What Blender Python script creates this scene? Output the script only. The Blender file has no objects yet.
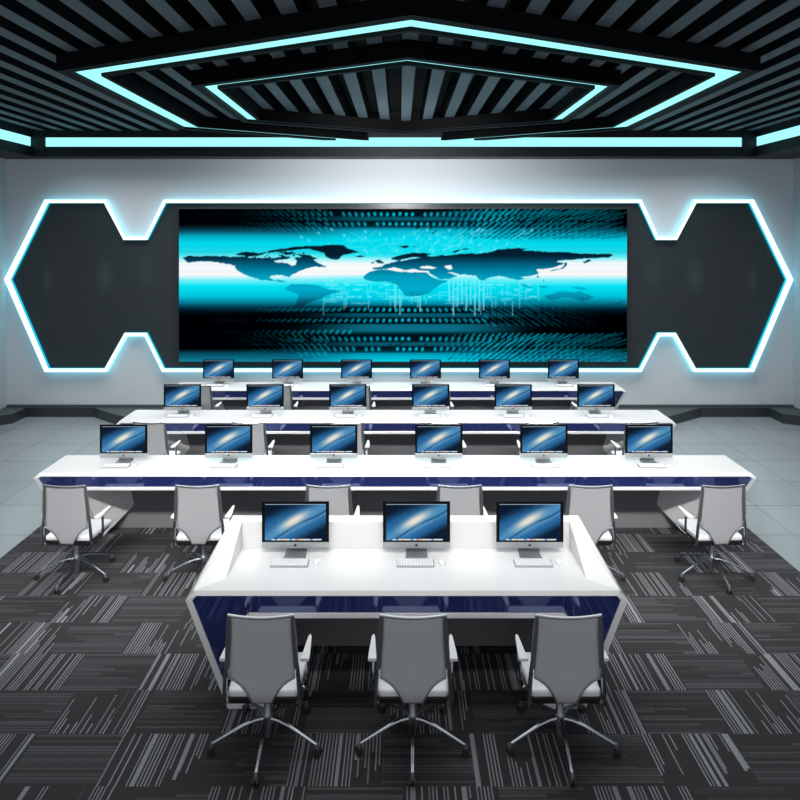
import bpy, math, random
import numpy as np
from mathutils import Vector, Matrix
random.seed(7)
sc = bpy.context.scene
C = sc.collection
PI = math.pi
CH = 3.25                      # eye height
def lin(c):
    return tuple((v/255/12.92 if v/255 <= .04045 else ((v/255+.055)/1.055)**2.4) for v in c)

# ------------------------------------------------------------------ materials
def mat(name, col, rough=.5, metal=0., spec=.5, ior=1.5, emit=None, estr=1., alpha=1., coat=0.):
    m = bpy.data.materials.new(name); m.use_nodes = True
    b = m.node_tree.nodes['Principled BSDF']
    b.inputs['Base Color'].default_value = (*col, 1)
    b.inputs['Roughness'].default_value = rough
    b.inputs['Metallic'].default_value = metal
    b.inputs['IOR'].default_value = ior
    b.inputs['Specular IOR Level'].default_value = spec
    b.inputs['Alpha'].default_value = alpha
    b.inputs['Coat Weight'].default_value = coat
    if emit:
        b.inputs['Emission Color'].default_value = (*emit, 1)
        b.inputs['Emission Strength'].default_value = estr
    return m
def noise_bump(m, scale, strength, dist=.002, colvar=None):
    nt = m.node_tree; b = nt.nodes['Principled BSDF']
    tc = nt.nodes.new('ShaderNodeTexCoord'); n = nt.nodes.new('ShaderNodeTexNoise')
    n.inputs['Scale'].default_value = scale; n.inputs['Detail'].default_value = 3
    nt.links.new(tc.outputs['Object'], n.inputs['Vector'])
    bp = nt.nodes.new('ShaderNodeBump'); bp.inputs['Strength'].default_value = strength; bp.inputs['Distance'].default_value = dist
    nt.links.new(n.outputs['Fac'], bp.inputs['Height']); nt.links.new(bp.outputs['Normal'], b.inputs['Normal'])
    if colvar:
        r = nt.nodes.new('ShaderNodeMix'); r.data_type = 'RGBA'
        r.inputs['A'].default_value = (*colvar[0], 1); r.inputs['B'].default_value = (*colvar[1], 1)
        nt.links.new(n.outputs['Fac'], r.inputs['Factor']); nt.links.new(r.outputs['Result'], b.inputs['Base Color'])
    return m
def emis(name, col, s):
    m = bpy.data.materials.new(name); m.use_nodes = True; nt = m.node_tree; nt.nodes.clear()
    e = nt.nodes.new('ShaderNodeEmission'); o = nt.nodes.new('ShaderNodeOutputMaterial')
    e.inputs[0].default_value = (*col, 1); e.inputs[1].default_value = s
    nt.links.new(e.outputs[0], o.inputs[0]); return m
def attr_emis(name, s=1.):
    m = emis(name, (1, 1, 1), s); nt = m.node_tree
    a = nt.nodes.new('ShaderNodeAttribute'); a.attribute_name = 'picture'
    nt.links.new(a.outputs['Color'], nt.nodes['Emission'].inputs[0]); return m

M = {}
M['white'] = mat('gloss_white_lacquer', (.80, .80, .80), .16, coat=.3)
M['navy'] = mat('navy_gloss_glass', (.012, .020, .115), .05, ior=2.7)
M['navy'].node_tree.nodes['Principled BSDF'].inputs['Specular Tint'].default_value = (.60, .66, .95, 1)
M['modesty'] = mat('shaded_white_panel', (.20, .20, .21), .2)  # white desk panels under the top, their shade painted in as grey
M['alu'] = mat('brushed_aluminium', (.47, .50, .51), .32, .75)
M['bezel'] = mat('black_glass', (.003, .003, .0035), .3, spec=.12)
M['black'] = mat('black_plastic', (.012, .012, .013), .4)
M['key'] = mat('white_key_plastic', (.85, .86, .86), .4)
M['chrome'] = mat('polished_steel', (.36, .38, .40), .22, .95)
M['rail'] = mat('dark_polished_rail', (.27, .28, .29), .3, .75)
M['seat'] = noise_bump(mat('white_seat_leather', (.85, .86, .88), .45), 300, .1)
M['arm'] = mat('white_arm_plastic', (.88, .88, .88), .3)
M['wheel'] = mat('grey_wheel_plastic', (.03, .03, .033), .35)
M['hubgrey'] = mat('grey_base_metal', (.30, .31, .33), .3, .7)
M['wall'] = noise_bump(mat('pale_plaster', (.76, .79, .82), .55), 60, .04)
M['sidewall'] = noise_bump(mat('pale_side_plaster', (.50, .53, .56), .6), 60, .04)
M['slab'] = mat('black_soffit', (.003, .003, .0035), .9)
M['slat'] = mat('graphite_slat', (.105, .14, .165), .5, spec=.2)
M['beam'] = mat('black_beam', (.0025, .0028, .0032), .6, spec=.10)
M['slatshade'] = mat('shaded_slat_flank', (.010, .012, .013), .7, spec=.05)  # slat flanks darkened: the shade between slats is put into the colour
M['cornice'] = mat('dark_cornice', (.009, .013, .016), .5, spec=.25)
M['plinth'] = mat('dark_stone_plinth', (.035, .043, .047), .3)
M['pl_top'] = mat('grey_stone_top', (.10, .12, .13), .35)
M['led'] = emis('cyan_led', (.36, .96, 1.0), 1.15)
M['ledwhite'] = emis('white_led_front', (.75, 1.0, 1.0), 1.5)
M['ledcyan'] = emis('cyan_led_return', (.01, .45, .62), 1.3)
M['ledout'] = emis('cyan_led_outer', (.25, .8, 1.0), 1.8)
M['tvframe'] = mat('screen_frame', (.02, .024, .026), .3)
M['pic'] = attr_emis('screen_picture', 1.)
M['wallpaper'] = attr_emis('galaxy_wallpaper', 1.)
M['menu'] = emis('menu_bar_light', lin((150, 165, 175)), 1)
M['dockw'] = emis('dock_light', lin((225, 228, 232)), 1)
M['dockm'] = emis('dock_magenta', lin((225, 110, 190)), 1)
M['docky'] = emis('dock_yellow', lin((235, 200, 70)), 1)
M['dockb'] = emis('dock_blue', lin((70, 150, 225)), 1)

# translucent woven mesh of the chair backs
def mesh_fabric():
    m = mat('grey_woven_mesh', (.36, .365, .375), .7); nt = m.node_tree; b = nt.nodes['Principled BSDF']
    tc = nt.nodes.new('ShaderNodeTexCoord'); w = nt.nodes.new('ShaderNodeTexWave'); w.inputs['Scale'].default_value = 60
    w.bands_direction = 'Z'
    nt.links.new(tc.outputs['Object'], w.inputs['Vector'])
    r = nt.nodes.new('ShaderNodeMix'); r.data_type = 'RGBA'
    r.inputs['A'].default_value = (.50, .50, .51, 1); r.inputs['B'].default_value = (.60, .60, .61, 1)
    nt.links.new(w.outputs['Fac'], r.inputs['Factor']); nt.links.new(r.outputs['Result'], b.inputs['Base Color'])
    t = nt.nodes.new('ShaderNodeBsdfTransparent'); x = nt.nodes.new('ShaderNodeMixShader'); x.inputs[0].default_value = .10
    tl = nt.nodes.new('ShaderNodeBsdfTranslucent'); tl.inputs[0].default_value = (.7, .71, .73, 1)
    x2 = nt.nodes.new('ShaderNodeMixShader'); x2.inputs[0].default_value = .3
    o = nt.nodes['Material Output']
    nt.links.new(b.outputs[0], x2.inputs[1]); nt.links.new(tl.outputs[0], x2.inputs[2])
    nt.links.new(x2.outputs[0], x.inputs[1]); nt.links.new(t.outputs[0], x.inputs[2]); nt.links.new(x.outputs[0], o.inputs[0])
    return m
M['fabric'] = mesh_fabric()

class G:      # small helper to write node maths
    def __init__(s, nt): s.nt = nt
    def m(s, op, a, b=None, c=None):
        n = s.nt.nodes.new('ShaderNodeMath'); n.operation = op
        for i, v in enumerate((a, b, c)):
            if v is None: continue
            if isinstance(v, (int, float)): n.inputs[i].default_value = v
            else: s.nt.links.new(v, n.inputs[i])
        return n.outputs[0]
    def mix(s, f, a, b):
        n = s.nt.nodes.new('ShaderNodeMix'); n.data_type = 'FLOAT'
        for k, v in (('Factor', f), ('A', a), ('B', b)):
            if isinstance(v, (int, float)): n.inputs[k].default_value = v
            else: s.nt.links.new(v, n.inputs[k])
        return n.outputs[0]
    def wn(s, x, y, z):
        c = s.nt.nodes.new('ShaderNodeCombineXYZ'); w = s.nt.nodes.new('ShaderNodeTexWhiteNoise')
        for i, v in enumerate((x, y, z)):
            if isinstance(v, (int, float)): c.inputs[i].default_value = v
            else: s.nt.links.new(v, c.inputs[i])
        s.nt.links.new(c.outputs[0], w.inputs['Vector']); return w.outputs['Value']

def carpet_mat():
    m = mat('striped_charcoal_carpet', (.04, .04, .043), .95, spec=.15); nt = m.node_tree; g = G(nt)
    b = nt.nodes['Principled BSDF']
    tc = nt.nodes.new('ShaderNodeTexCoord'); sp = nt.nodes.new('ShaderNodeSeparateXYZ')
    nt.links.new(tc.outputs['Object'], sp.inputs[0])
    TX, TY = .56, .435
    x = g.m('DIVIDE', g.m('ADD', sp.outputs[0], 20.09), TX); y = g.m('DIVIDE', g.m('ADD', sp.outputs[1], 20*TY-4.118), TY)
    # each row of tiles is shifted a little, like the laid pattern
    j = g.m('FLOOR', y); fy = g.m('FRACT', y)
    xs = g.m('ADD', x, g.m('MULTIPLY', g.wn(j, 3.3, 9.1), .5))
    i = g.m('FLOOR', xs); fx = g.m('FRACT', xs)
    par = g.m('MODULO', g.m('ADD', i, j), 2.)
    par = g.m('GREATER_THAN', par, .5)         # 1: stripes run in depth
    # a short sub-band at the far edge of depth-striped tiles
    NL = 26.
    across = g.mix(par, fy, fx); along = g.mix(par, fx, fy)
    nlines = g.mix(par, 17., NL)
    al = g.m('MULTIPLY', across, nlines); n = g.m('FLOOR', al); fr = g.m('FRACT', al)
    half = g.m('FLOOR', g.m('MULTIPLY', along, 2.))
    r1 = g.wn(n, i, j); r2 = g.wn(g.m('ADD', n, 71.3), i, j); r3 = g.wn(g.m('ADD', n, 13.7), i, g.m('ADD', j, 55.)); r4 = g.wn(7.7, i, j)
    band = g.wn(g.m('FLOOR', g.m('MULTIPLY', across, 3.)), g.m('ADD', i, 9.), j)
    full = g.m('GREATER_THAN', band, .45)
    lo = g.m('MULTIPLY', g.m('MULTIPLY', r2, .85), g.m('SUBTRACT', 1., full))
    hi = g.m('SUBTRACT', 1., g.m('MULTIPLY', g.m('MULTIPLY', r3, .8), g.m('SUBTRACT', 1., full)))
    flip = g.m('GREATER_THAN', band, .2)
    lo = g.m('MULTIPLY', lo, flip)
    hi = g.mix(flip, hi, 1.)
    on = g.m('MULTIPLY', g.m('GREATER_THAN', along, lo), g.m('LESS_THAN', along, hi))
    on = g.m('MULTIPLY', on, g.m('GREATER_THAN', r1, g.mix(par, .25, .34)))
    wdt = g.mix(g.m('GREATER_THAN', r1, .92), g.mix(par, .70, .40), 1.01)
    on = g.m('MULTIPLY', on, g.m('LESS_THAN', fr, wdt))
    lv = g.mix(par, g.mix(r2, .05, .085), g.mix(r3, .18, .27))
    no = nt.nodes.new('ShaderNodeTexNoise'); no.inputs['Scale'].default_value = 170; no.inputs['Detail'].default_value = 2
    nt.links.new(tc.outputs['Object'], no.inputs['Vector'])
    sp2 = g.mix(no.outputs['Fac'], .2, 1.8)
    val = g.m('MULTIPLY', g.mix(on, .039, lv), sp2)
    cc = nt.nodes.new('ShaderNodeCombineColor')
    nt.links.new(val, cc.inputs[0]); nt.links.new(val, cc.inputs[1]); nt.links.new(g.m('MULTIPLY', val, 1.06), cc.inputs[2])
    nt.links.new(cc.outputs[0], b.inputs['Base Color'])
    bp = nt.nodes.new('ShaderNodeBump'); bp.inputs['Strength'].default_value = .25; bp.inputs['Distance'].default_value = .003
    nt.links.new(no.outputs['Fac'], bp.inputs['Height']); nt.links.new(bp.outputs[0], b.inputs['Normal'])
    return m
M['carpet'] = carpet_mat()

def tile_mat():
    m = mat('blue_grey_floor_tile', (.33, .38, .40), .22); nt = m.node_tree; g = G(nt); b = nt.nodes['Principled BSDF']
    tc = nt.nodes.new('ShaderNodeTexCoord'); sp = nt.nodes.new('ShaderNodeSeparateXYZ'); nt.links.new(tc.outputs['Object'], sp.inputs[0])
    S = .828
    x = g.m('DIVIDE', g.m('ADD', sp.outputs[0], 20*S+4.01), S); y = g.m('DIVIDE', g.m('ADD', sp.outputs[1], 20*S-7.58), S)
    fx = g.m('FRACT', x); fy = g.m('FRACT', y)
    w = .006
    e = g.m('MAXIMUM', g.m('LESS_THAN', fx, w), g.m('LESS_THAN', fy, w*1.4))
    r = g.wn(g.m('FLOOR', x), g.m('FLOOR', y), 0.)
    v = g.mix(r, .31, .34)
    v = g.mix(e, v, .04)
    cc = nt.nodes.new('ShaderNodeCombineColor')
    nt.links.new(g.m('MULTIPLY', v, .90), cc.inputs[0]); nt.links.new(v, cc.inputs[1]); nt.links.new(g.m('MULTIPLY', v, 1.04), cc.inputs[2])
    nt.links.new(cc.outputs[0], b.inputs['Base Color']); return m
M['tile'] = tile_mat()

def panel_mat():
    m = mat('dark_smoked_panel', (.012, .018, .021), .25); nt = m.node_tree; g = G(nt); b = nt.nodes['Principled BSDF']
    tc = nt.nodes.new('ShaderNodeTexCoord'); sp = nt.nodes.new('ShaderNodeSeparateXYZ'); nt.links.new(tc.outputs['Object'], sp.inputs[0])
    ax = g.m('ABSOLUTE', sp.outputs[0])
    def oval(cx, cz, rx, rz):
        dx = g.m('DIVIDE', g.m('SUBTRACT', ax, cx), rx); dz = g.m('DIVIDE', g.m('SUBTRACT', sp.outputs[2], cz), rz)
        return g.m('SQRT', g.m('ADD', g.m('MULTIPLY', dx, dx), g.m('MULTIPLY', dz, dz)))
    d = oval(6.33, 2.45, .36, .88)                       # faint lighter oval rings on the smoked panel
    ring = g.m('MULTIPLY', g.m('ADD', g.m('SINE', g.m('MULTIPLY', d, 22.)), 1.), g.m('MULTIPLY', g.m('LESS_THAN', d, 1.), .0022))
    c1 = g.m('MAXIMUM', g.m('SUBTRACT', 1., g.m('MULTIPLY', d, 3.)), 0.)
    c2 = g.m('MAXIMUM', g.m('SUBTRACT', 1., oval(5.30, 2.52, .2, .38)), 0.)
    c3 = g.m('MAXIMUM', g.m('SUBTRACT', 1., oval(4.55, 2.58, .18, .33)), 0.)
    s = g.m('ADD', ring, g.m('MULTIPLY', g.m('ADD', c1, g.m('ADD', c2, g.m('MULTIPLY', c3, .6))), .022))
    cc = nt.nodes.new('ShaderNodeCombineColor')
    nt.links.new(g.m('ADD', s, .036), cc.inputs[0]); nt.links.new(g.m('ADD', g.m('MULTIPLY', s, 1.3), .045), cc.inputs[1]); nt.links.new(g.m('ADD', g.m('MULTIPLY', s, 1.3), .049), cc.inputs[2])
    nt.links.new(cc.outputs[0], b.inputs['Base Color']); return m
M['panel'] = panel_mat()

# ------------------------------------------------------------------ mesh builder
class MB:
    def __init__(s): s.v = []; s.f = []; s.mi = []; s.k = 0
    def add(s, vs, fs):
        o = len(s.v); s.v += [tuple(p) for p in vs]; s.f += [tuple(i+o for i in f) for f in fs]; s.mi += [s.k]*len(fs); return s
    def box(s, x0, x1, y0, y1, z0, z1):
        return s.hexa([(x0,y0,z0),(x1,y0,z0),(x1,y1,z0),(x0,y1,z0)], [(x0,y0,z1),(x1,y0,z1),(x1,y1,z1),(x0,y1,z1)])
    def hexa(s, a, b): return s.loft(a, b)
    def loft(s, a, b):
        n = len(a)
        fs = [tuple(reversed(range(n))), tuple(range(n, 2*n))]
        fs += [(i, (i+1) % n, n+(i+1) % n, n+i) for i in range(n)]
        return s.add(list(a)+list(b), fs)
    def prism_y(s, poly, y0, y1):
        return s.loft([(x, y0, z) for x, z in poly], [(x, y1, z) for x, z in poly])
    def prism_z(s, poly, z0, z1):
        return s.loft([(x, y, z0) for x, y in poly], [(x, y, z1) for x, y in poly])
    def tube(s, pts, r, n=10, flat=1., up=(0, 0, 1)):
        pts = [Vector(p) for p in pts]; rs = r if isinstance(r, (list, tuple)) else [r]*len(pts)
        vs = []; fs = []
        for i, p in enumerate(pts):
            t = (pts[min(i+1, len(pts)-1)]-pts[max(i-1, 0)]).normalized()
            u = Vector(up)
            if abs(t.dot(u)) > .95: u = Vector((0, 1, 0))
            a = t.cross(u).normalized(); b = a.cross(t).normalized()
            for k in range(n):
                q = 2*PI*k/n; vs.append(p+a*math.cos(q)*rs[i]+b*math.sin(q)*rs[i]*flat)
        for i in range(len(pts)-1):
            for k in range(n):
                fs.append((i*n+k, i*n+(k+1) % n, (i+1)*n+(k+1) % n, (i+1)*n+k))
        fs.append(tuple(reversed(range(n)))); fs.append(tuple(range((len(pts)-1)*n, len(pts)*n)))
        return s.add(vs, fs)
    def lathe(s, prof, c=(0, 0, 0), n=20, axis='z'):
        vs = []; fs = []
        for (r, h) in prof:
            for k in range(n):
                q = 2*PI*k/n
                if axis == 'z': vs.append((c[0]+r*math.cos(q), c[1]+r*math.sin(q), c[2]+h))
                else:
                    ax = axis   # a horizontal unit vector
                    px = (-ax[1], ax[0])
                    vs.append((c[0]+ax[0]*h+px[0]*r*math.cos(q), c[1]+ax[1]*h+px[1]*r*math.cos(q), c[2]+r*math.sin(q)))
        m = len(prof)
        for i in range(m-1):
            for k in range(n): fs.append((i*n+k, i*n+(k+1) % n, (i+1)*n+(k+1) % n, (i+1)*n+k))
        fs.append(tuple(reversed(range(n)))); fs.append(tuple(range((m-1)*n, m*n)))
        return s.add(vs, fs)
    def build(s, name, mats, parent=None, bevel=0, smooth=False, seg=2, loc=None):
        me = bpy.data.meshes.new(name); me.from_pydata(s.v, [], s.f)
        mats = mats if isinstance(mats, (list, tuple)) else [mats]
        for m in mats: me.materials.append(m)
        me.polygons.foreach_set('material_index', s.mi)
        me.update()
        import bmesh
        bm = bmesh.new(); bm.from_mesh(me); bmesh.ops.recalc_face_normals(bm, faces=bm.faces); bm.to_mesh(me); bm.free()
        o = bpy.data.objects.new(name, me); C.objects.link(o)
        if parent: o.parent = parent
        if loc: o.location = loc
        if smooth:
            me.polygons.foreach_set('use_smooth', [True]*len(me.polygons)); me.update()
            e = o.modifiers.new('edge_split', 'EDGE_SPLIT'); e.split_angle = math.radians(38)
        if bevel:
            b = o.modifiers.new('bevel', 'BEVEL'); b.width = bevel; b.segments = seg; b.limit_method = 'ANGLE'; b.angle_limit = math.radians(25)
        return o
def tag(o, label=None, cat=None, group=None, kind=None):
    if label: o['label'] = label
    if cat: o['category'] = cat
    if group: o['group'] = group
    if kind: o['kind'] = kind
    return o
def empty(name, loc, rz=0):
    o = bpy.data.objects.new(name, None); C.objects.link(o); o.location = loc; o.rotation_euler = (0, 0, rz)
    o.empty_display_size = .1; return o
def copy_tree(o, parent=None):
    c = o.copy(); C.objects.link(c)
    if parent: c.parent = parent
    for ch in list(o.children): copy_tree(ch, c)
    return c

# ------------------------------------------------------------------ the room
WY = 12.6; WX = 7.08; CEIL = 5.07
tag(MB().box(-WX, WX, 0, WY, -.1, 0).build('floor', M['tile']), kind='structure')
tag(MB().box(-WX-.15, WX+.15, WY, WY+.15, 0, 5.5).build('wall_back', M['wall']), kind='structure')
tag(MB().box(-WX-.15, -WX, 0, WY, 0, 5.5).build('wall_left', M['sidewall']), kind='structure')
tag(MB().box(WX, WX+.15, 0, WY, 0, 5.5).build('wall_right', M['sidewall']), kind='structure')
ce = tag(MB().box(-WX-.15, WX+.15, 0, WY+.15, 5.40, 5.5).build('ceiling', M['slab']), kind='structure')
SP = .333
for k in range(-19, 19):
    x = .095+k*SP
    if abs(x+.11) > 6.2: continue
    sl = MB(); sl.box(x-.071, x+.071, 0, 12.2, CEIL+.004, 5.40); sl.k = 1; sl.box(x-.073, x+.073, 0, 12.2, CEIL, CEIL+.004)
    sl.build('slat', [M['slatshade'], M['slat']], ce)

cp = MB().box(-4.01, 3.85, 1.2, 11.8, 0, .006).build('carpet', M['carpet'])
tag(cp, 'charcoal carpet with random pale stripes laid under all the desks', 'carpet')
Z0 = .006
# stone plinth
pl = MB()
pl.prism_z([(-WX, WY), (-WX, 11.85), (-6.85, 11.95), (-6.68, 12.07), (-6.68, 12.5), (-5.48, 12.5), (-4.86, 12.0), (-4.62, 11.86), (4.52, 11.86), (4.70, 12.0), (5.37, 12.5), (6.60, 12.5), (6.60, 12.07), (6.80, 11.95), (WX, 11.85), (WX, WY)], 0, .165)
p = pl.build('baseboard_back', M['plinth'])
tag(p, kind='structure')
MB().box(-WX, WX, WY-.012, WY, .165, .20).build('baseboard_cap', M['pl_top'], p)

# cornice with cyan strip light round the ceiling
def cornice(name, pts_boxes, strip, mat_=M['cornice']):
    o = MB()
    for b in pts_boxes: o.box(*b)
    o = tag(o.build(name, mat_), kind='structure')
    return o
cornice('trim_1', [(-WX, WX, 12.2, WY, 4.617, 4.79), (-WX, WX, 12.2, WY, 4.95, 5.39), (-WX, WX, 12.24, WY, 4.79, 4.95),
                   (-6.43, -6.18, 12.18, 12.26, 4.62, 5.09), (5.96, 6.21, 12.18, 12.26, 4.62, 5.09)], None)
cornice('trim_2', [(-WX, -6.40, 0, 12.2, 4.617, 4.79), (-WX, -6.40, 0, 12.2, 4.95, 5.10), (-WX, -6.44, 0, 12.2, 4.79, 4.95)], None)
cornice('trim_3', [(6.18, WX, 0, 12.2, 4.617, 4.79), (6.18, WX, 0, 12.2, 4.95, 5.10), (6.22, WX, 0, 12.2, 4.79, 4.95)], None)
tag(MB().box(-6.18, 5.96, 12.212, 12.24, 4.79, 4.95).build('strip_light', M['led']), 'long cyan strip light in the cornice above the back wall', 'strip light', 'cornice strip lights')
tag(MB().box(-6.44, -6.412, 2, 12.15, 4.79, 4.95).build('strip_light', M['led']), 'cyan strip light in the cornice along the left wall', 'strip light', 'cornice strip lights')
tag(MB().box(6.192, 6.22, 2, 12.15, 4.79, 4.95).build('strip_light', M['led']), 'cyan strip light in the cornice along the right wall', 'strip light', 'cornice strip lights')

# hexagonal ceiling rings
def hexpts(hw, cy, py): return [(-hw, -cy), (0, -py), (hw, -cy), (hw, cy), (0, py+(.30 if py > 3 else 0)), (-hw, cy)]
def offset(poly, d):          # inward offset of a CCW polygon
    n = len(poly); out = []
    for i in range(n):
        p0, p1, p2 = Vector(poly[i-1]), Vector(poly[i]), Vector(poly[(i+1) % n])
        a = (p1-p0).normalized(); b = (p2-p1).normalized()
        na = Vector((-a.y, a.x)); nb = Vector((-b.y, b.x))
        q = (na+nb)/(1+na.dot(nb)); out.append(tuple(p1+q*d))
    return out
def ring(mb, outer, inner, z0, z1):
    n = len(outer)
    vs = [(x, y, z0) for x, y in outer]+[(x, y, z0) for x, y in inner]+[(x, y, z1) for x, y in outer]+[(x, y, z1) for x, y in inner]
    fs = []
    for i in range(n):
        j = (i+1) % n
        fs += [(i, j, n+j, n+i), (2*n+i, 2*n+j, 3*n+j, 3*n+i), (i, j, 2*n+j, 2*n+i), (n+i, n+j, 3*n+j, 3*n+i)]
    mb.add(vs, fs)
def hexring(cx, cy_, hw, cy, py, led, rec, out, label, cat='ceiling light'):
    r = empty('hexagonal_ceiling_light', (cx, cy_, 4.9))
    tag(r, label, cat, 'hexagonal light rings hung under the slats')
    O = hexpts(hw, cy, py); lip = .045
    a = offset(O, -out); b = offset(O, led); c = offset(O, led+lip)
    f = MB(); ring(f, a, O, 0, .17); ring(f, b, c, 0, .17); ring(f, O, b, rec+.012, .17)
    f.build('frame', M['beam'], r)
    s = MB(); ring(s, offset(O, .001), offset(O, led-.001), rec, rec+.011)
    s.build('light_strip', M['led'], r)
hexring(.085, 9.0, 3.44, 1.88, 3.63, .25, .035, .11, 'large hexagonal cyan light ring with black frame, enclosing the smaller ring')
hexring(.07, 9.0, 2.29, 1.2, 2.4, .16, .04, .09, 'small hexagonal cyan light ring with black frame inside the larger ring')

# ------------------------------------------------------------------ glowing wall panel
FD = .10; S = 700/(WY-FD)
def wpt(px, py): return ((px-400)/S, CH+(235-py)/S)
left = [(163.5,199.5),(145,236.5),(125.5,236.5),(106,199.5),(44.5,199.5),(4,279.5),(44.5,372),(106.5,372),(126.5,336.3),(144.5,336.3),(162,372)]
right = [(641.5,372),(660,336.3),(674,336.3),(694,372),(754,372),(793.5,279.5),(754,199.5),(694.5,199.5),(675,236.5),(658.5,236.5),(641.5,199.5)]
outl = [wpt(*p) for p in left+right]
def poly_area(p): return sum(p[i-1][0]*p[i][1]-p[i][0]*p[i-1][1] for i in range(len(p)))/2
if poly_area(outl) < 0: outl = outl[::-1]
inn = offset(outl, .062)
# the two end hexagons have a broader band on their pointed sides
def widen(p):
    x, z = p
    if abs(x) > 6.9: return (x*.993, z)
    if abs(x) > 6.2: return (x-math.copysign(.03, x), z)
    return p
inn = [widen(p) for p in inn]
r = empty('glowing_wall_panel', (0, WY, 0)); tag(r, 'wide dark panel with hexagon ends and glowing white cyan outline on back wall', 'wall panel')
vs = [(x, -.022, z) for x, z in inn]
def tri_poly(pts, y, mb, rev=False):
    from mathutils.geometry import tessellate_polygon
    t = tessellate_polygon([[Vector((x, z, 0)) for x, z in pts]])
    mb.add([(x, y, z) for x, z in pts], [tuple(q) for q in t])
pm = MB(); pm.prism_y([(x, z) for x, z in inn], -.03, -.001)
pm.build('dark_panel', M['panel'], r)
fr = MB(); n = len(outl)
o0 = len(fr.v)
for k, (yy, P_) in enumerate(((-FD, outl), (-FD, inn), (-.001, outl), (-.001, inn))): fr.v += [(x, yy, z) for x, z in P_]
for i in range(n):
    j = (i+1) % n
    fr.f += [(i, j, n+j, n+i), (n+i, n+j, 3*n+j, 3*n+i), (i, j, 2*n+j, 2*n+i)]; fr.mi += [0, 1, 2]
fr.build('light_outline', [M['ledwhite'], M['ledcyan'], M['ledout']], r)

# ------------------------------------------------------------------ screen picture
X0, X1, Y0, Y1 = 179., 627., 209., 362.
def smooth(a, b, x):
    t = np.clip((x-a)/(b-a), 0, 1); return t*t*(3-2*t)
def inpoly(poly, X, Y):
    c = np.zeros(X.shape, bool); n = len(poly)
    for i in range(n):
        x0, y0 = poly[i-1]; x1, y1 = poly[i]
        if y0 == y1: continue
        k = ((y0 > Y) != (y1 > Y)) & (X < (x1-x0)*(Y-y0)/(y1-y0)+x0); c ^= k
    return c
rng = np.random.RandomState(5)
def cr(ox, oy, pts, s=5.): return [(ox+x/s, oy+y/s) for x, y in pts]
def rough(poly, amp=.5, n=4):
    out = []
    for i in range(len(poly)):
        a, b = poly[i], poly[(i+1) % len(poly)]
        L = math.hypot(b[0]-a[0], b[1]-a[1]); m = max(1, int(L/2.5))
        for k in range(m):
            t = k/m; j = amp if k else amp*.3
            out.append((a[0]+(b[0]-a[0])*t+rng.uniform(-j, j), a[1]+(b[1]-a[1])*t+rng.uniform(-j, j)*.8))
    return out
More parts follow.
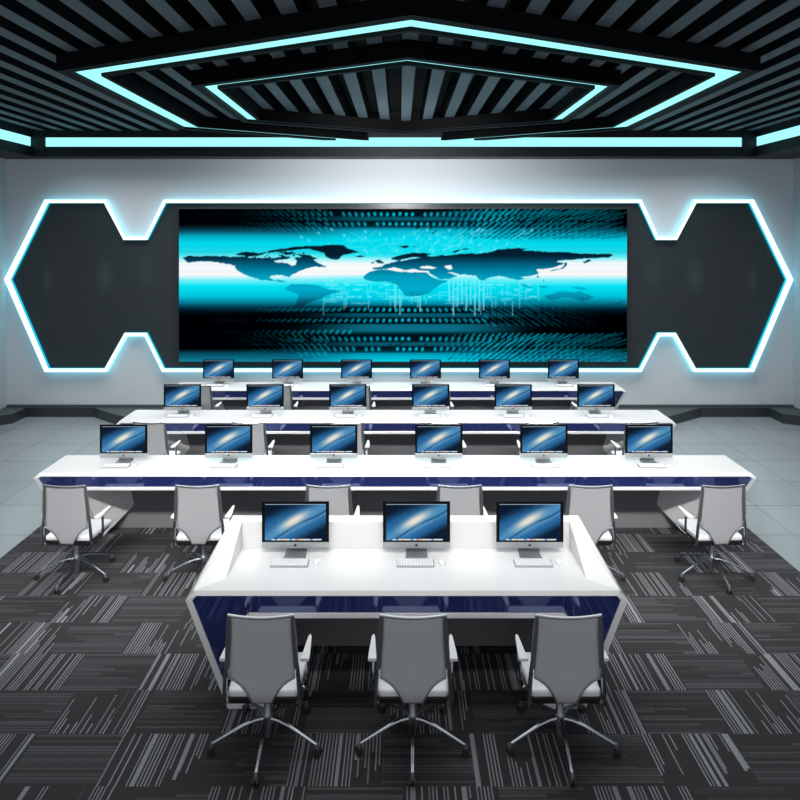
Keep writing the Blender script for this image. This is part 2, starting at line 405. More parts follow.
land = [
 cr(170,200,[(65,290),(90,280),(150,283),(230,280),(330,286),(420,290),(520,292),(560,285),(600,282),(590,296),(520,304),(530,312),(590,318),(610,330),(630,325),(635,305),(622,292),(660,285),(700,292),(740,315),(785,335),(720,335),(680,345),(640,360),(605,378),(598,388),(560,376),(510,378),(498,390),(520,402),(560,403),(592,412),(560,411),(520,405),(450,400),(400,385),(340,355),(325,335),(330,330),(280,320),(200,308),(130,310),(90,315),(75,300)]),
 cr(170,200,[(330,270),(380,260),(440,268),(470,274),(420,282),(340,278)]),
 cr(170,200,[(470,256),(560,245),(620,236),(700,232),(790,230),(740,240),(660,247),(600,255),(520,262)]),
 cr(170,200,[(540,262),(610,262),(640,270),(580,275)]),
 cr(170,200,[(630,272),(690,276),(740,292),(720,300),(660,286)]),
 cr(320,200,[(-100,240),(-60,232),(0,232),(60,225),(120,228),(140,245),(195,262),(150,270),(110,280),(95,298),(60,298),(30,285),(20,265),(-20,255),(-50,246)]),
 cr(320,200,[(175,282),(200,278),(230,282),(200,287)]),
 cr(280,205,[(25,415),(60,395),(130,397),(200,405),(240,422),(310,432),(240,450),(200,470),(130,495),(100,515),(70,515),(85,480),(95,450),(60,435),(30,425)]),
 cr(320,200,[(215,385),(240,365),(280,352),(340,350),(380,358),(440,362),(530,362),(560,385),(600,402),(640,402),(600,425),(570,445),(550,465),(500,480),(460,483),(430,478),(400,450),(385,425),(350,410),(260,408),(225,398)]),
 cr(320,200,[(275,305),(300,300),(325,318),(290,318)]), cr(320,200,[(255,312),(272,310),(270,318),(256,318)]),
 cr(320,200,[(390,233),(430,228),(450,234),(420,242)]), cr(320,200,[(440,232),(490,230),(470,236)]),
 cr(320,200,[(660,262),(690,250),(750,243),(720,250),(690,258),(672,266)]),
 cr(320,200,[(262,347),(262,338),(310,336),(320,325),(370,312),(400,303),(360,298),(355,292),(400,278),(460,265),(520,265),(580,278),(640,278),(700,270),(750,268)])
 + cr(470,200,[(0,266),(30,272),(100,262),(140,248),(230,242),(290,247),(260,252),(350,258),(400,262),(480,262),(520,268),(600,270),(700,270),(715,277),(690,290),(600,292),(500,300),(440,305),(430,310),(470,318),(430,335),(370,345),(345,345),(330,350),(345,368),(310,378),(250,385),(270,395),(240,402),(215,395),(200,393),(170,385),(140,380),(100,388),(70,403),(50,400),(30,380),(0,378)])
 + cr(320,200,[(720,373),(700,376),(660,362),(630,362),(690,380),(640,396),(600,398),(570,380),(545,366),(545,356),(500,354),(460,345),(420,352),(370,336),(330,347),(300,349)]),
 cr(470,200,[(474,312),(486,318),(480,332),(462,346),(405,358),(400,354),(450,344),(468,330)]),
 cr(470,200,[(562,310),(598,298),(604,304),(570,318)]),
 cr(470,200,[(250,418),(270,422),(312,436),(300,440),(262,428)]), cr(470,200,[(340,430),(392,432),(380,440),(345,438)]),
 cr(470,200,[(500,437),(560,437),(590,450),(540,447)]), cr(470,200,[(335,375),(345,385),(338,392),(330,383)]), cr(470,200,[(360,400),(372,404),(366,410)]),
 cr(500,205,[(218,455),(260,445),(300,432),(370,438),(400,432),(430,445),(470,460),(440,475),(410,482),(370,470),(320,462),(260,475),(235,470)]),
 cr(500,205,[(562,497),(590,490),(615,482),(612,487),(590,496)]), cr(500,205,[(420,488),(434,486),(428,492)]),
]
for _ in range(46):
    ax, ay = rng.uniform(236, 305), rng.uniform(247, 258)
    ay = max(ay, 258-(ax-236)*.18); q = rng.uniform(1.2, 5)
    land.append([(ax, ay), (ax+q*.6, ay-rng.uniform(.4, 1.2)), (ax+q, ay+.2), (ax+q*.5, ay+rng.uniform(.5, 1.4))])
seas = [cr(320,200,[(498,336),(540,330),(585,340),(560,346),(505,343)]), cr(320,200,[(620,330),(655,326),(662,346),(645,350),(628,340)]),
        cr(320,200,[(400,302),(440,292),(470,286),(505,290),(450,297),(430,302),(405,308)]), cr(320,200,[(530,280),(560,274),(600,280),(560,284)])]
def picture(NX=620, NY=212):
    gx = X0+(np.arange(NX)+.5)/NX*(X1-X0); gy = Y0+(np.arange(NY)+.5)/NY*(Y1-Y0)
    X, Y = np.meshgrid(gx, gy)
    def ramp(v, ks): 
        xs = [k[0] for k in ks]; return np.stack([np.interp(v, xs, [k[1][c] for k in ks]) for c in range(3)], -1)
    edge = ramp(Y, [(209,(0,0,2)),(225,(0,2,6)),(231,(10,70,90)),(236,(5,160,185)),(243,(0,218,238)),(252,(30,215,232)),(258,(120,235,242)),(263,(240,250,252)),(275,(252,248,250)),(281,(110,235,245)),(287,(0,225,242)),(297,(0,190,215)),(303,(5,120,145)),(309,(0,35,50)),(314,(0,4,8)),(318,(0,0,3)),(349,(0,1,4)),(353,(5,70,90)),(362,(15,135,165))])
    cen = ramp(Y, [(209,(0,10,15)),(212,(0,20,28)),(216,(0,25,33)),(218,(8,88,108)),(220.5,(8,88,108)),(222,(0,20,26)),(226.5,(0,35,46)),(228.5,(5,130,155)),(231,(5,185,210)),(240,(0,220,240)),(255,(20,225,240)),(259,(140,240,247)),(264,(245,252,252)),(274,(252,250,252)),(278,(130,240,248)),(286,(0,225,243)),(299,(0,205,230)),(305,(0,120,150)),(308,(0,12,18)),(312.5,(0,5,9)),(314,(8,88,108)),(316.5,(8,88,108)),(318.5,(0,8,12)),(323,(0,8,12)),(325,(10,108,132)),(331,(10,108,132)),(334,(0,30,40)),(336.5,(0,18,26)),(341,(0,18,26)),(343,(8,88,108)),(345.5,(8,88,108)),(347,(0,18,24)),(351,(0,40,52)),(354,(0,160,190)),(362,(0,208,232))])
    w = np.exp(-((X-415)/95.)**4)[..., None]
    img = edge*(1-w)+cen*w
    # horizontal fine streaks
    st = rng.rand(NY, 1); st = np.repeat(st, NX, 1)
    img *= (1+.05*(st-.5)*(1-0*X))[..., None]
    add = np.zeros(X.shape); dark = np.zeros(X.shape); wh = np.zeros(X.shape)
    cx, cy = 408., 284.
    def cap(buf, x0, y0, x1, y1, r, val):
        xa, xb = min(x0, x1)-r-1, max(x0, x1)+r+1; ya, yb = min(y0, y1)-r-1, max(y0, y1)+r+1
        i0 = max(0, int((xa-X0)/(X1-X0)*NX)); i1 = min(NX, int((xb-X0)/(X1-X0)*NX)+1)
        j0 = max(0, int((ya-Y0)/(Y1-Y0)*NY)); j1 = min(NY, int((yb-Y0)/(Y1-Y0)*NY)+1)
        if i0 >= i1 or j0 >= j1: return
        px, py = X[j0:j1, i0:i1], Y[j0:j1, i0:i1]; dx, dy = x1-x0, y1-y0; L = dx*dx+dy*dy+1e-9
        t = np.clip(((px-x0)*dx+(py-y0)*dy)/L, 0, 1); d = np.hypot(px-x0-t*dx, py-y0-t*dy)
        v = np.clip((r-d)/.8+.5, 0, 1)*val; buf[j0:j1, i0:i1] = np.maximum(buf[j0:j1, i0:i1], v)
    def radial(buf, x, y, L, r, val, k=1.):
        dx, dy = (x-cx)*.75, ((y-126 if y > 333 else y)-cy)*k; q = math.hypot(dx, dy)+1e-6; dx /= q; dy /= q
        cap(buf, x-dx*L/2, y-dy*L/2, x+dx*L/2, y+dy*L/2, r, val)
    for yr, xa, xb, skip in ((214.5,200,560,.08),(224.5,240,575,.12),(229,270,330,.5),(310,215,480,.02),(320.5,215,490,.04),(332,225,360,.1),(339,290,560,.08),(349,285,580,.1),(354,300,330,.3)):
        k = xa
        while k < xb:
            if rng.rand() > skip:
                far = abs(k-405)/150.; L = .6+far*(4.5 if k < 470 else 6)
                radial(add, k, yr+rng.uniform(-.4, .4), L, 1.5-.55*min(far, 1.), max(.05, .95-.85*far) if k < 470 else .8-.35*far, 1.3)
            k += 6.25
    for yr in (211, 214.5, 219, 224.5, 229, 233, 237, 336, 340.5, 345, 350.5, 355, 359):     # blurred outward rows on the right
        k = 445+rng.uniform(0, 4)
        while k < 622:
            far = max(0, (k-468)/155.); q = min(1., (k-440)/45.); v = q*(.95-.65*far)*rng.uniform(.6, 1.)
            radial(add, k, yr+rng.uniform(-.7, .7), 4+far*8, .95, v, .8); radial(dark, k+3.1, yr+rng.uniform(-.7, .7), 4+far*8, .7, q*.75*(1-far*.4), .8)
            k += 6.25
    for yr in (303, 306, 310, 314, 318, 323):
        k = 486
        while k < 600:
            far = (k-486)/115.; radial(add, k, yr+rng.uniform(-1, 1)+far*2, 5+far*8, .7, .6*(1-far)*rng.uniform(.4, 1), 1.6); k += 7
    for yr in (211, 214.5, 219, 224.5, 229, 336, 340.5, 345, 350.5, 355):
        k = 232
        while k < 330:
            far = (330-k)/100.; radial(add, k, yr+rng.uniform(-.8, .8), 3+far*5, .8, .55*(1-far)*rng.uniform(.4, 1), .8); k += 6.25
    for _ in range(46): cap(dark, *(lambda x, y: (x, y, x+4, y-3))(rng.uniform(380, 560), rng.choice([rng.uniform(212, 234), rng.uniform(340, 360)])), .5, .8)
    for _ in range(90):           # circuit traces above
        x, y = rng.uniform(345, 520), rng.uniform(232, 256); L = rng.uniform(4, 20); a = rng.choice([0, PI/2, PI/4, -PI/4])
        cap(wh, x, y, x+L*math.cos(a), y+min(L, 9)*math.sin(a), .45, .33)
    for _ in range(55): radial(wh, rng.uniform(300, 540), rng.uniform(229, 257), 1.5, 1.2, .45)
    for _ in range(150):          # and below
        x, y = rng.uniform(322, 545), rng.uniform(280, 304); L = rng.uniform(3, 14)
        if rng.rand() < .55: cap(wh, x, y, x+L, y, .55, .45)
        else: cap(wh, x, y, x, y+rng.uniform(3, 14), .5, .5)
    for x in list(np.arange(449, 486, 4.3))+[395, 400, 412, 420]: cap(wh, x, rng.uniform(276, 286), x, rng.uniform(296, 316), .6, .75)
    for _ in range(60): cap(wh, *(lambda x, y: (x, y, x+2.5, y))(rng.uniform(325, 540), rng.choice([285., 290., 297.])), .9, .6)
    img *= (1-.75*dark)[..., None]
    cyn = np.array([0, 190, 220.]); img = img*(1-add[..., None])+cyn*add[..., None]
    img = img*(1-wh[..., None])+np.array([150, 245, 252.])*wh[..., None]
    # land
    lc = ramp(Y, [(240,(4,22,36)),(256,(4,32,50)),(261,(4,70,98)),(268,(0,115,148)),(277,(0,158,190)),(290,(0,172,204)),(297,(5,140,168)),(304,(5,70,90)),(310,(0,25,36))])
    cov = np.zeros(X.shape); dx = (X1-X0)/NX/2; dy = (Y1-Y0)/NY/2
    L2 = [rough(p, .55) for p in land]; S2 = [rough(p, .3) for p in seas]
    for ox in (-.5, .5):
        for oy in (-.5, .5):
            m = np.zeros(X.shape, bool)
            for p in L2: m |= inpoly(p, X+ox*dx, Y+oy*dy)
            for p in S2: m &= ~inpoly(p, X+ox*dx, Y+oy*dy)
            cov += m*.25
    img = img*(1-cov[..., None])+lc*cov[..., None]
    v = np.clip(img, 0, 255)/255
    return np.where(v <= .04045, v/12.92, ((v+.055)/1.055)**2.4)
def pic_grid(name, img, x0, x1, z1, z0, y, mat_, parent):
    NY, NX, _ = img.shape
    xs = np.linspace(x0, x1, NX); zs = np.linspace(z1, z0, NY)
    XX, ZZ = np.meshgrid(xs, zs)
    co = np.stack([XX, np.full(XX.shape, y), ZZ], -1).reshape(-1, 3).astype(np.float32)
    idx = np.arange(NX*NY).reshape(NY, NX)
    q = np.stack([idx[1:, :-1], idx[1:, 1:], idx[:-1, 1:], idx[:-1, :-1]], -1).reshape(-1, 4).astype(np.int32)
    me = bpy.data.meshes.new(name)
    me.vertices.add(len(co)); me.vertices.foreach_set('co', co.ravel())
    me.loops.add(q.size); me.loops.foreach_set('vertex_index', q.ravel())
    me.polygons.add(len(q)); me.polygons.foreach_set('loop_start', np.arange(0, q.size, 4, dtype=np.int32))
    me.polygons.foreach_set('loop_total', np.full(len(q), 4, dtype=np.int32))
    me.update(calc_edges=True)
    a = me.color_attributes.new('picture', 'FLOAT_COLOR', 'POINT')
    cc = np.ones((len(co), 4), np.float32); cc[:, :3] = img.reshape(-1, 3)
    a.data.foreach_set('color', cc.ravel()); me.materials.append(mat_)
    o = bpy.data.objects.new(name, me); C.objects.link(o); o.parent = parent; return o
sx = 700/12.40
def spt(px, py): return ((px-400)/sx, CH+(235-py)/sx)
a0 = spt(179, 209); a1 = spt(627, 361.6)
tv = empty('video_wall_screen', (0, 12.40, 0)); tag(tv, 'wide video wall screen showing a cyan world map over the desks', 'screen')
MB().box(a0[0]-.02, a1[0]+.02, .004, .168, a1[1]-.02, a0[1]+.02).build('screen_body', M['tvframe'], tv, bevel=.004)
pic_grid('display_picture', picture(), a0[0], a1[0], a0[1], a1[1], 0, M['pic'], tv)

# ------------------------------------------------------------------ desks
def desk(name, cx, yf, h, depth, zt, rim, label, group):
    r = empty(name, (cx, yf, Z0)); tag(r, label, 'desk', group)
    d = depth; tz = .743; bb = .045
    # worktop with folded edges
    w = MB()
    for s in (1,):
        w.prism_y([(-h, tz), (-(h-.05), zt), (h-.05, zt), (h, tz), (h-.05, tz), (h-.075, zt-.034), (-(h-.075), zt-.034), (-(h-.05), tz)], 0, d)
        w.v = [(x, y+(.014 if (y < .01 and z > zt-.001) else 0), z) for x, y, z in w.v]
    w.build('worktop', M['white'], r, bevel=.004)
    # navy strip under the top between the legs
    MB().box(-(h-.43), h-.43, .010, .03, .655, zt-.034).build('fascia_panel', M['navy'], r)
    MB().box(-(h-.435), h-.435, 0, d-.04, .62, .655).build('lower_rail', M['white'], r, bevel=.003)
    MB().box(-(h-.60), h-.60, d-.035, d-.005, 0, .62).build('modesty_panel', M['modesty'], r)
    B = .70 if not rim else .56
    fy = 0 if rim else .31
    def lean(mb, k0=0):
        for i in range(k0, len(mb.v)):
            x, y, z = mb.v[i]
            if y < .06: mb.v[i] = (x, y+fy*max(0, 1-z/tz), z)
        return mb
    for s in (-1, 1):
        def P(x, y, z): return (s*(h-x), y, z)
        lg = MB()
        # white outline frame on the front: outer bar, foot, inner bar
        lg.prism_y([(s*h, tz), (s*(h-.045), tz+.002), (s*(h-.322), .035), (s*(h-.29), 0)], 0, d)
        lg.prism_y([(s*(h-.29), 0), (s*(h-.322), .035), (s*(h-.56), .035), (s*(h-.575), 0)], 0, .05)
        lg.prism_y([(s*(h-.435), .64), (s*(h-.415), .64), (s*(h-.555), .035), (s*(h-.575), 0)], 0, .05)
        lean(lg)
        o = lg.build('leg', M['white'], r, bevel=.003)
        # folded body behind
        bd = MB()
        vs = [P(.06, .03, tz), P(.43, .03, .66), P(.43, .03, .62), P(.57, .03, 0), P(.30, .03, 0),
              P(.06, d-.01, tz), P(B, d-.01, .66), P(B+.04, d-.01, .62), P(.835 if not rim else .70, d-.01, .27), P(.60, d-.01, 0), P(.30, d-.01, 0)]
        fs = [(0, 1, 2, 3, 4), (5, 10, 9, 8, 7, 6), (0, 4, 10, 5), (0, 5, 6, 1), (1, 6, 7, 2), (2, 7, 8), (2, 8, 3), (3, 8, 9), (3, 9, 10, 4)]
        bd.add(vs, fs); lean(bd); bd.build('leg_body', M['white' if not rim else 'modesty'], o)
        np_ = MB(); np_.prism_y([(s*(h-.045), tz), (s*(h-.075), zt-.034), (s*(h-.43), zt-.04), (s*(h-.415), .64), (s*(h-.555), .035), (s*(h-.322), .035)], .010, .028)
        lean(np_)
        np_.build('leg_panel', M['navy'], o)
    if rim:
        hb = 1.371; ib = 1.275; zr = 1.016
        for s in (-1, 1):
            m = MB()
            vs = [(s*h, .002, tz), (s*(h-.05), .004, zt+.0005), (s*(ib+.002), .175, zt), (s*ib, .65, zr), (s*hb, d, zr), (s*h, d, tz), (s*ib, .65, zt-.01), (s*ib, d, zt-.01), (s*ib, d, zr)]
            fs = [(0, 1, 4), (1, 2, 3), (1, 3, 4), (2, 6, 3), (0, 4, 5), (3, 8, 4), (4, 8, 7, 5)]
            m.add(vs, fs)
            m.build('rim_wing', M['white'], r)
        MB().box(-ib, ib, .65, d, zt-.01, zr).build('raised_screen', M['white'], r, bevel=.003)
    return r
desk('command_desk', .045, 4.79, 1.515, .775, .806, True, 'white front desk with raised rim and navy front, nearest the viewer', 'white folded desks in rows')
rows = [(7.19, .605, 3.715), (9.23, .58, 3.70), (11.14, .53, 3.66)]
rl = ['long white desk with navy front directly behind the raised-rim front desk', 'long white navy-fronted desk midway between two other long desks',
      'long white navy-fronted desk nearest the back wall']
for (yf, dp, h), l in zip(rows, rl):
    desk('control_desk', -.05, yf, h, dp, .794, False, l, 'white folded desks in rows')

# ------------------------------------------------------------------ computers
def galaxy(NX=96, NY=56):
    u, v = np.meshgrid((np.arange(NX)+.5)/NX, (np.arange(NY)+.5)/NY)
    def mixc(a, c, t): return a*(1-t[..., None])+np.array(c, float)*t[..., None]
    img = np.ones(u.shape+(3,))*np.array([38, 98, 150.])
    # axis through (.05,.95) -> (1.,.02)
    d = ((v-.53)+(u-.5)*.90); al = (u-.5)-(v-.5)*.6
    img = mixc(img, (85, 150, 195), np.exp(-(d/.20)**2)*.8)
    img = mixc(img, (10, 22, 40), smooth(.22, .60, -d-.12*np.cos(u*3))*.95)
    img = mixc(img, (12, 22, 38), smooth(.30, .62, d-.0)*.9)
    img = mixc(img, (100, 165, 205), np.exp(-((d-.16)/.05)**2)*.45*smooth(.1, .5, u))
    img = mixc(img, (22, 62, 100), np.exp(-((d-.085-.03*np.sin(u*9))/.028)**2)*.75)
    cx, cy = .48, .46; ca, sa = math.cos(-.50), math.sin(-.50)
    X = (u-cx)*1.75; Y = (v-cy)
    p = X*ca+Y*sa; q = -X*sa+Y*ca
    e = np.exp(-((p/.46)**2+((q+.01)/.125)**2)**1.2)
    img = mixc(img, (225, 222, 210), e*.98)
    img = mixc(img, (245, 230, 205), np.exp(-((p/.22)**2+(q/.045)**2))*.8)
    r = np.random.RandomState(3)
    for _ in range(30):
        j, i = r.randint(NY), r.randint(NX); img[j, i] += 45
    vv = np.clip(img, 0, 255)/255
    return np.where(vv <= .04045, vv/12.92, ((vv+.055)/1.055)**2.4)
GAL = galaxy()
def make_computer():
    r = empty('desktop_computer', (0, 0, 0))
    W = .255
    # aluminium shell, bulged rear; front faces -y; local z=0 on the desk, y=0 at glass
    hs = MB()
    hs.loft([(-W, 0, .05), (W, 0, .05), (W, 0, .098), (-W, 0, .098)], [(-W, .008, .05), (W, .008, .05), (W, .008, .098), (-W, .008, .098)])
    hs.loft([(-W+.01, .006, .06), (W-.01, .008, .06), (W-.01, .008, .396), (-W+.01, .008, .396)], [(-.13, .036, .12), (.13, .036, .12), (.13, .036, .34), (-.13, .036, .34)])
    hs.build('housing', M['alu'], r, bevel=.003)
    MB().box(-W-.0006, W+.0006, -.0015, .0085, .0985, .4065).build('screen_glass', M['bezel'], r, bevel=.001)
    dsp = pic_grid('display', GAL, -.232, .232, .388, .112, -.0022, M['wallpaper'], r)
    MB().box(-.232, .232, -.003, -.0024, .383, .388).build('menu_bar', M['menu'], dsp)
    dk = MB(); x = -.18
    i = 0
    while x < .18:
        dk.k = [0, 3, 0, 2, 0, 0, 3, 0, 1, 2, 0, 0, 0, 3, 0, 0][i % 16]; dk.box(x, x+.019, -.003, -.0024, .1135, .1225); x += .0225; i += 1
    dk.k = 0; dk.box(-.183, .183, -.00245, -.0023, .1125, .120)
    dk.build('dock_bar', [M['dockw'], M['dockm'], M['docky'], M['dockb']], dsp)
    em = MB(); cz = .074
    pts = []
    for k in range(26):
        a = 2*PI*k/26; rr = .0105*(1-.10*abs(math.sin(a))**6)
        px, pz = rr*math.cos(a), rr*math.sin(a)*1.02
        if (px-.0125)**2+(pz-.001)**2 < .0052**2: px = .0125-math.sqrt(max(0, .0052**2-(pz-.001)**2))
        if abs(px) < .002: pz *= .88
        pts.append((px, cz+pz))
    em.prism_y(pts, -.0012, -.0001)
    em.prism_y([(0, cz+.011), (.0035, cz+.0125), (.0055, cz+.0165), (.0015, cz+.015)], -.0012, -.0001)
    em.build('fruit_emblem', M['black'], r)
    st = MB()      # bent foot
    pr = [(-.068, .0), (-.068, .006), (.078, .008), (.040, .20), (.032, .20), (.070, 0)]
    ws = [.085, .085, .076, .070, .070, .082]
    n = len(pr)
    st.add([(-w, y, z) for (y, z), w in zip(pr, ws)]+[(w, y, z) for (y, z), w in zip(pr, ws)],
           [(0, 1, 2, 5), (5, 2, 3, 4), (n+0, n+5, n+2, n+1), (n+5, n+4, n+3, n+2)]+[(i, (i+1) % n, n+(i+1) % n, n+i) for i in range(n)])
    st.build('stand', M['alu'], r, bevel=.0015)
    return r
def make_keyboard():
    r = empty('keyboard', (0, 0, 0))
    MB().loft([(-.139, 0, 0), (.139, 0, 0), (.139, .098, 0), (-.139, .098, 0)], [(-.139, .0, .015), (.139, .0, .015), (.139, .098, .021), (-.139, .098, .021)]).build('base', M['alu'], r, bevel=.002)
    k = MB()
    for j in range(6):
        y = .004+j*.0155; z = .015+(y/.098)*.006
        n = 13
        for i in range(n):
            x = -.134+i*(.268/n)
            if j == 0 and 3 < i < 9 and i != 4: continue
            x1 = x+(.268/n)*(5 if (j == 0 and i == 4) else 1)-.003
            k.loft([(x, y, z-.001), (x1, y, z-.001), (x1, y+.0128, z), (x, y+.0128, z)], [(x, y, z+.003), (x1, y, z+.003), (x1, y+.0128, z+.004), (x, y+.0128, z+.004)])
    k.build('keypad', M['key'], r)
    return r
def make_mouse():
    m = MB(); n = 18; rings = []
    vs = []; prof = [(1., 0.), (1., .004), (.96, .010), (.80, .016), (.5, .0195), (.15, .0205)]
    for s, z in prof:
        for k in range(n):
            a = 2*PI*k/n; vs.append((.027*s*math.cos(a), .050*s*math.sin(a)*(1 if math.sin(a) > 0 else .98), z))
    fs = [(i*n+k, i*n+(k+1) % n, (i+1)*n+(k+1) % n, (i+1)*n+k) for i in range(len(prof)-1) for k in range(n)]
    fs += [tuple(reversed(range(n))), tuple(range((len(prof)-1)*n, len(prof)*n))]
    m.add(vs, fs); return m.build('computer_mouse', M['key'], smooth=True)
comp0, key0, mouse0 = make_computer(), make_keyboard(), make_mouse()
used = {'c': False, 'k': False, 'm': False}
def put(proto, flag, loc, label, cat, group, rz=0):
    o = proto if not used[flag] else copy_tree(proto)
    used[flag] = True; o.location = loc; o.rotation_euler = (0, 0, rz)
    tag(o, label, cat, group); return o
deskname = ['the rimmed front desk', 'the first long desk behind the front desk', 'the middle long desk', 'the long desk nearest the screen']
posn3 = ['leftmost', 'middle', 'rightmost']
posn6 = ['leftmost', 'second from left', 'third from left', 'third from right', 'second from right', 'rightmost']
Zt = .806+Z0
for i, (xm, xk, xs) in enumerate(((-.797, -.815, -.620), (.126, .114, .310), (.990, .985, 1.178))):
    put(comp0, 'c', (xm, 5.335, Zt), 'silver all-in-one computer with galaxy wallpaper, %s on %s' % (posn3[i], deskname[0]), 'computer', 'computers on the desks')
    put(key0, 'k', (xk, 5.13, Zt), 'slim white and silver keyboard, %s on %s' % (posn3[i], deskname[0]), 'keyboard', 'keyboards on the desks')
    put(mouse0, 'm', (xs, 5.21, Zt), 'small white mouse, %s on %s' % (posn3[i], deskname[0]), 'mouse', 'mice on the desks')
Zt = .794+Z0
for rI, (yf, dp, h) in enumerate(rows):
    for i in range(6):
        x = -.148+(i-2.5)*1.132
        put(comp0, 'c', (x, yf+.35, Zt), 'silver all-in-one computer, %s on %s' % (posn6[i], deskname[rI+1]), 'computer', 'computers on the desks')
        put(key0, 'k', (x-.02, yf+.155, Zt), 'slim white keyboard, %s on %s' % (posn6[i], deskname[rI+1]), 'keyboard', 'keyboards on the desks')
        put(mouse0, 'm', (x+.165, yf+.22, Zt), 'small white mouse, %s on %s' % (posn6[i], deskname[rI+1]), 'mouse', 'mice on the desks')

# ------------------------------------------------------------------ chairs
def make_chair():
    r = empty('office_chair', (0, 0, 0))
    def yb(z):
        return float(np.interp(z, [.34, .44, .52, .62, .78, .94], [-.182, -.190, -.193, -.196, -.204, -.225]))
    hwp = [(.374, .062), (.39, .068), (.413, .080), (.443, .097), (.468, .115), (.495, .140), (.515, .167), (.53, .192), (.538, .211), (.60, .212), (.70, .207), (.80, .200), (.90, .195), (.932, .194)]
    m = MB(); nu = 12
    hwp = [(z, hw*.965) for z, hw in hwp]
    for z, hw in hwp:
        for k in range(nu+1):
            u = -1+2*k/nu
            sag = .016*(1-u*u)*max(0., min(1., (z-.45)/.3))
            top = .010*(1-u*u) if z > .93 else 0
            m.v.append((hw*u, yb(z)-.0+ -sag, z-top))
    for i in range(len(hwp)-1):
        for k in range(nu):
            a = i*(nu+1)+k; m.f.append((a, a+1, a+nu+2, a+nu+1)); m.mi.append(0)
    b = m.build('backrest', M['fabric'], r)
    b.data.polygons.foreach_set('use_smooth', [True]*len(b.data.polygons))
    so = b.modifiers.new('solidify', 'SOLIDIFY'); so.thickness = .005
    # dark edging of the cut-outs
    for s in (-1, 1):
        ed = MB(); ed.tube([(s*hw, yb(z)-.003, z) for z, hw in hwp[:9]], .0055, 6)
        ed.build('backrest_edging', M['rail'], b, smooth=True)
    for s in (-1, 1):
        fr = MB()
        zs = [.935, .88, .80, .70, .60]
        fr.tube([(s*(float(np.interp(z, [p[0] for p in hwp], [p[1] for p in hwp]))+.006), yb(z)-.004, z) for z in zs], [.011, .015, .017, .017, .015], 8)
        fr.build('side_rail', M['rail'], r, smooth=True)
    tb = MB(); tb.tube([(-.200+.400*k/12, yb(.935)-.004-.016*(1-(k/6-1)**2), .938-.010*(1-(k/6-1)**2)) for k in range(13)], .010, 8)
    tb.build('top_bar', M['chrome'], r, smooth=True)
    for s in (-1, 1):
        t = MB()
        t.tube([(s*.216, -.196, .64), (s*.221, -.194, .56), (s*.228, -.190, .46), (s*.231, -.180, .360)], [.008, .014, .015, .010], 8)
        t.build('back_upright', M['chrome'], r, smooth=True)
    # seat
    st = MB(); N = 10
    def sec(y, hw, z0, z1): return [(-hw, y, z0), (hw, y, z0), (hw, y, z1), (-hw, y, z1)]
    st.loft([(-.215, -.17, .395), (.215, -.17, .395), (.24, .22, .40), (-.24, .22, .40)], [(-.215, -.17, .445), (.215, -.17, .445), (.24, .22, .455), (-.24, .22, .455)])
    st.build('seat', M['seat'], r, bevel=.02, seg=4, smooth=False)
    MB().loft([(-.205, -.165, .355), (.205, -.165, .355), (.215, .19, .372), (-.215, .19, .372)], [(-.218, -.172, .400), (.218, -.172, .400), (.232, .2, .405), (-.232, .2, .405)]).build('seat_pan', M['black'], r, bevel=.006)
    for s in (-1, 1):
        sp = MB(); sp.tube([(s*.20, -.02, .365), (s*.250, -.02, .37), (s*.256, -.012, .46), (s*.254, -.015, .59)], [.012, .012, .011, .010], 8, flat=1.4)
        o = sp.build('arm_support', M['chrome'], r, smooth=True)
        a = MB()
        lo = [(s*.222, -.12), (s*.280, -.12), (s*.278, -.05), (s*.266, .12), (s*.259, .145), (s*.249, .145), (s*.242, .12), (s*.230, -.05)]
        a.loft([(x, y, .588) for x, y in lo], [(x, y, .610+.01*(y+.12)) for x, y in lo]); a.build('armrest', M['arm'], r, bevel=.005)
    mc = MB(); mc.box(-.10, .10, -.12, .10, .335, .366); 
    mc.tube([(-.232, -.165, .365), (-.12, -.10, .352), (.12, -.10, .352), (.232, -.165, .365)], .011, 8)
    mc.build('tilt_mechanism', M['hubgrey'], r, bevel=.004)
    MB().lathe([(.014, 0), (.020, .01), (.022, .08), (.034, .085), (.034, .145), (.026, .155), (.024, .33)], (0, 0, .04), 16).build('gas_column', M['hubgrey'], r, smooth=True)
    for k in range(5):
        a = math.radians(-91+72*k); c, s_ = math.cos(a), math.sin(a)
        pr = [(.02, .166), (.08, .163), (.15, .145), (.22, .118), (.29, .090), (.345, .068)]
        g = MB(); g.tube([(c*q, s_*q, z) for q, z in pr], [.019, .017, .0145, .0125, .011, .010], 8, flat=.75)
        lg = g.build('base_leg', M['chrome'], r, smooth=True)
        w = MB(); px, py = c*.352, s_*.352; ax = (-s_, c)
        w.k = 0
        for sd in (-1, 1):
            w.lathe([(.018, -.007), (.024, -.004), (.024, .006), (.012, .009)], (px+ax[0]*.013*sd, py+ax[1]*.013*sd, .0245), 14, axis=(ax[0]*sd, ax[1]*sd))
        w.k = 1
        w.tube([(c*.342, s_*.342, .074), (c*.348, s_*.348, .052), (px, py, .030)], [.011, .013, .010], 8)
        w.build('caster', [M['wheel'], M['hubgrey']], lg, smooth=True)
    return r
ch0 = make_chair(); used['h'] = False
for i, x in enumerate((-.845, .080, 1.022)):
    put(ch0, 'h', (x, 4.475, Z0), 'grey mesh-back office chair with white arms, %s at %s' % (posn3[i], deskname[0]), 'chair', 'swivel chairs at the desks')
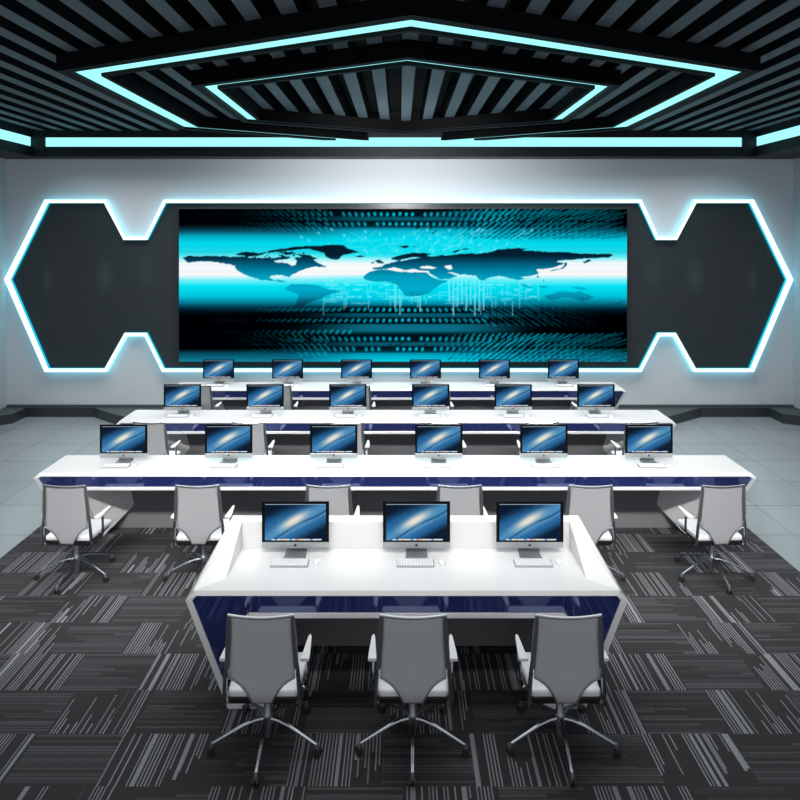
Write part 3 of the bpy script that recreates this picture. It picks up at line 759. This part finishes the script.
for rI, yc in enumerate((6.675, 8.85, 10.92)):
    for i in range(6):
        x = -.055+(i-2.5)*1.21
        put(ch0, 'h', (x, yc, Z0), 'pale mesh-back office chair, %s at %s' % (posn6[i], deskname[rI+1]), 'chair', 'swivel chairs at the desks', rz=[-.04, .02, 0, 0, -.02, .04][i])

# ------------------------------------------------------------------ light
w = bpy.data.worlds.new('world'); sc.world = w; w.use_nodes = True
w.node_tree.nodes['Background'].inputs[0].default_value = (.93, .95, 1.0, 1); w.node_tree.nodes['Background'].inputs[1].default_value = .62
def area(name, loc, tgt, sx_, sy_, power, col=(1, 1, 1), spread=180):
    l = bpy.data.lights.new(name, 'AREA'); l.shape = 'RECTANGLE'; l.size = sx_; l.size_y = sy_; l.energy = power; l.color = col; l.spread = math.radians(spread)
    o = bpy.data.objects.new(name, l); C.objects.link(o); o.location = loc
    o.rotation_euler = (Vector(tgt)-Vector(loc)).to_track_quat('-Z', 'Y').to_euler(); return o
def spot(name, loc, tgt, power, size, blend, rad, col=(1, 1, 1)):
    l = bpy.data.lights.new(name, 'SPOT'); l.energy = power; l.spot_size = math.radians(size); l.spot_blend = blend; l.shadow_soft_size = rad; l.color = col
    o = bpy.data.objects.new(name, l); C.objects.link(o); o.location = loc
    o.rotation_euler = (Vector(tgt)-Vector(loc)).to_track_quat('-Z', 'Y').to_euler(); return o
area('overhead_fill', (0, 8.6, 4.87), (0, 8.6, 0), 10.5, 6.0, 235, (.985, .99, 1), 115)  # added overhead fill for desks and floor, unseen, no fitting there
area('front_fill', (0, 4.8, 4.87), (0, 4.8, 0), 6, 1.2, 26, (1, .99, .98), 115)  # added fill over the front desk and chairs, no fitting there
area('chair_back_fill', (0, 2.0, 4.85), (0, 7.3, .7), 8, .4, 88, (1, .985, .97), 44)  # added to brighten the chair backs in the rows, no lamp there
area('rear_fill', (0, 11.2, 4.87), (0, 11.5, 0), 12, 1.4, 150, (.97, .985, 1), 115)  # added to lift the back tiles, rear desk and lower wall
spot('wall_wash_light', (0, 8.6, 4.4), (0, 12.6, 3.4), 480, 104, 1., .5, (.96, .98, 1))

# ------------------------------------------------------------------ camera
cd = bpy.data.cameras.new('camera'); cam = bpy.data.objects.new('camera', cd); C.objects.link(cam); sc.camera = cam
cam.location = (0, 0, CH); cam.rotation_euler = (PI/2, 0, 0)
cd.sensor_width = 36; cd.lens = 36*700/800; cd.shift_y = -165/800; cd.clip_end = 100
vs_ = sc.view_settings; vs_.view_transform = 'Standard'; vs_.look = 'None'; vs_.exposure = 0; vs_.gamma = 1
vs_.use_curve_mapping = False
sc.cycles.use_denoising = True
sc.cycles.max_bounces = 8; sc.cycles.transparent_max_bounces = 16; sc.cycles.sample_clamp_indirect = 5
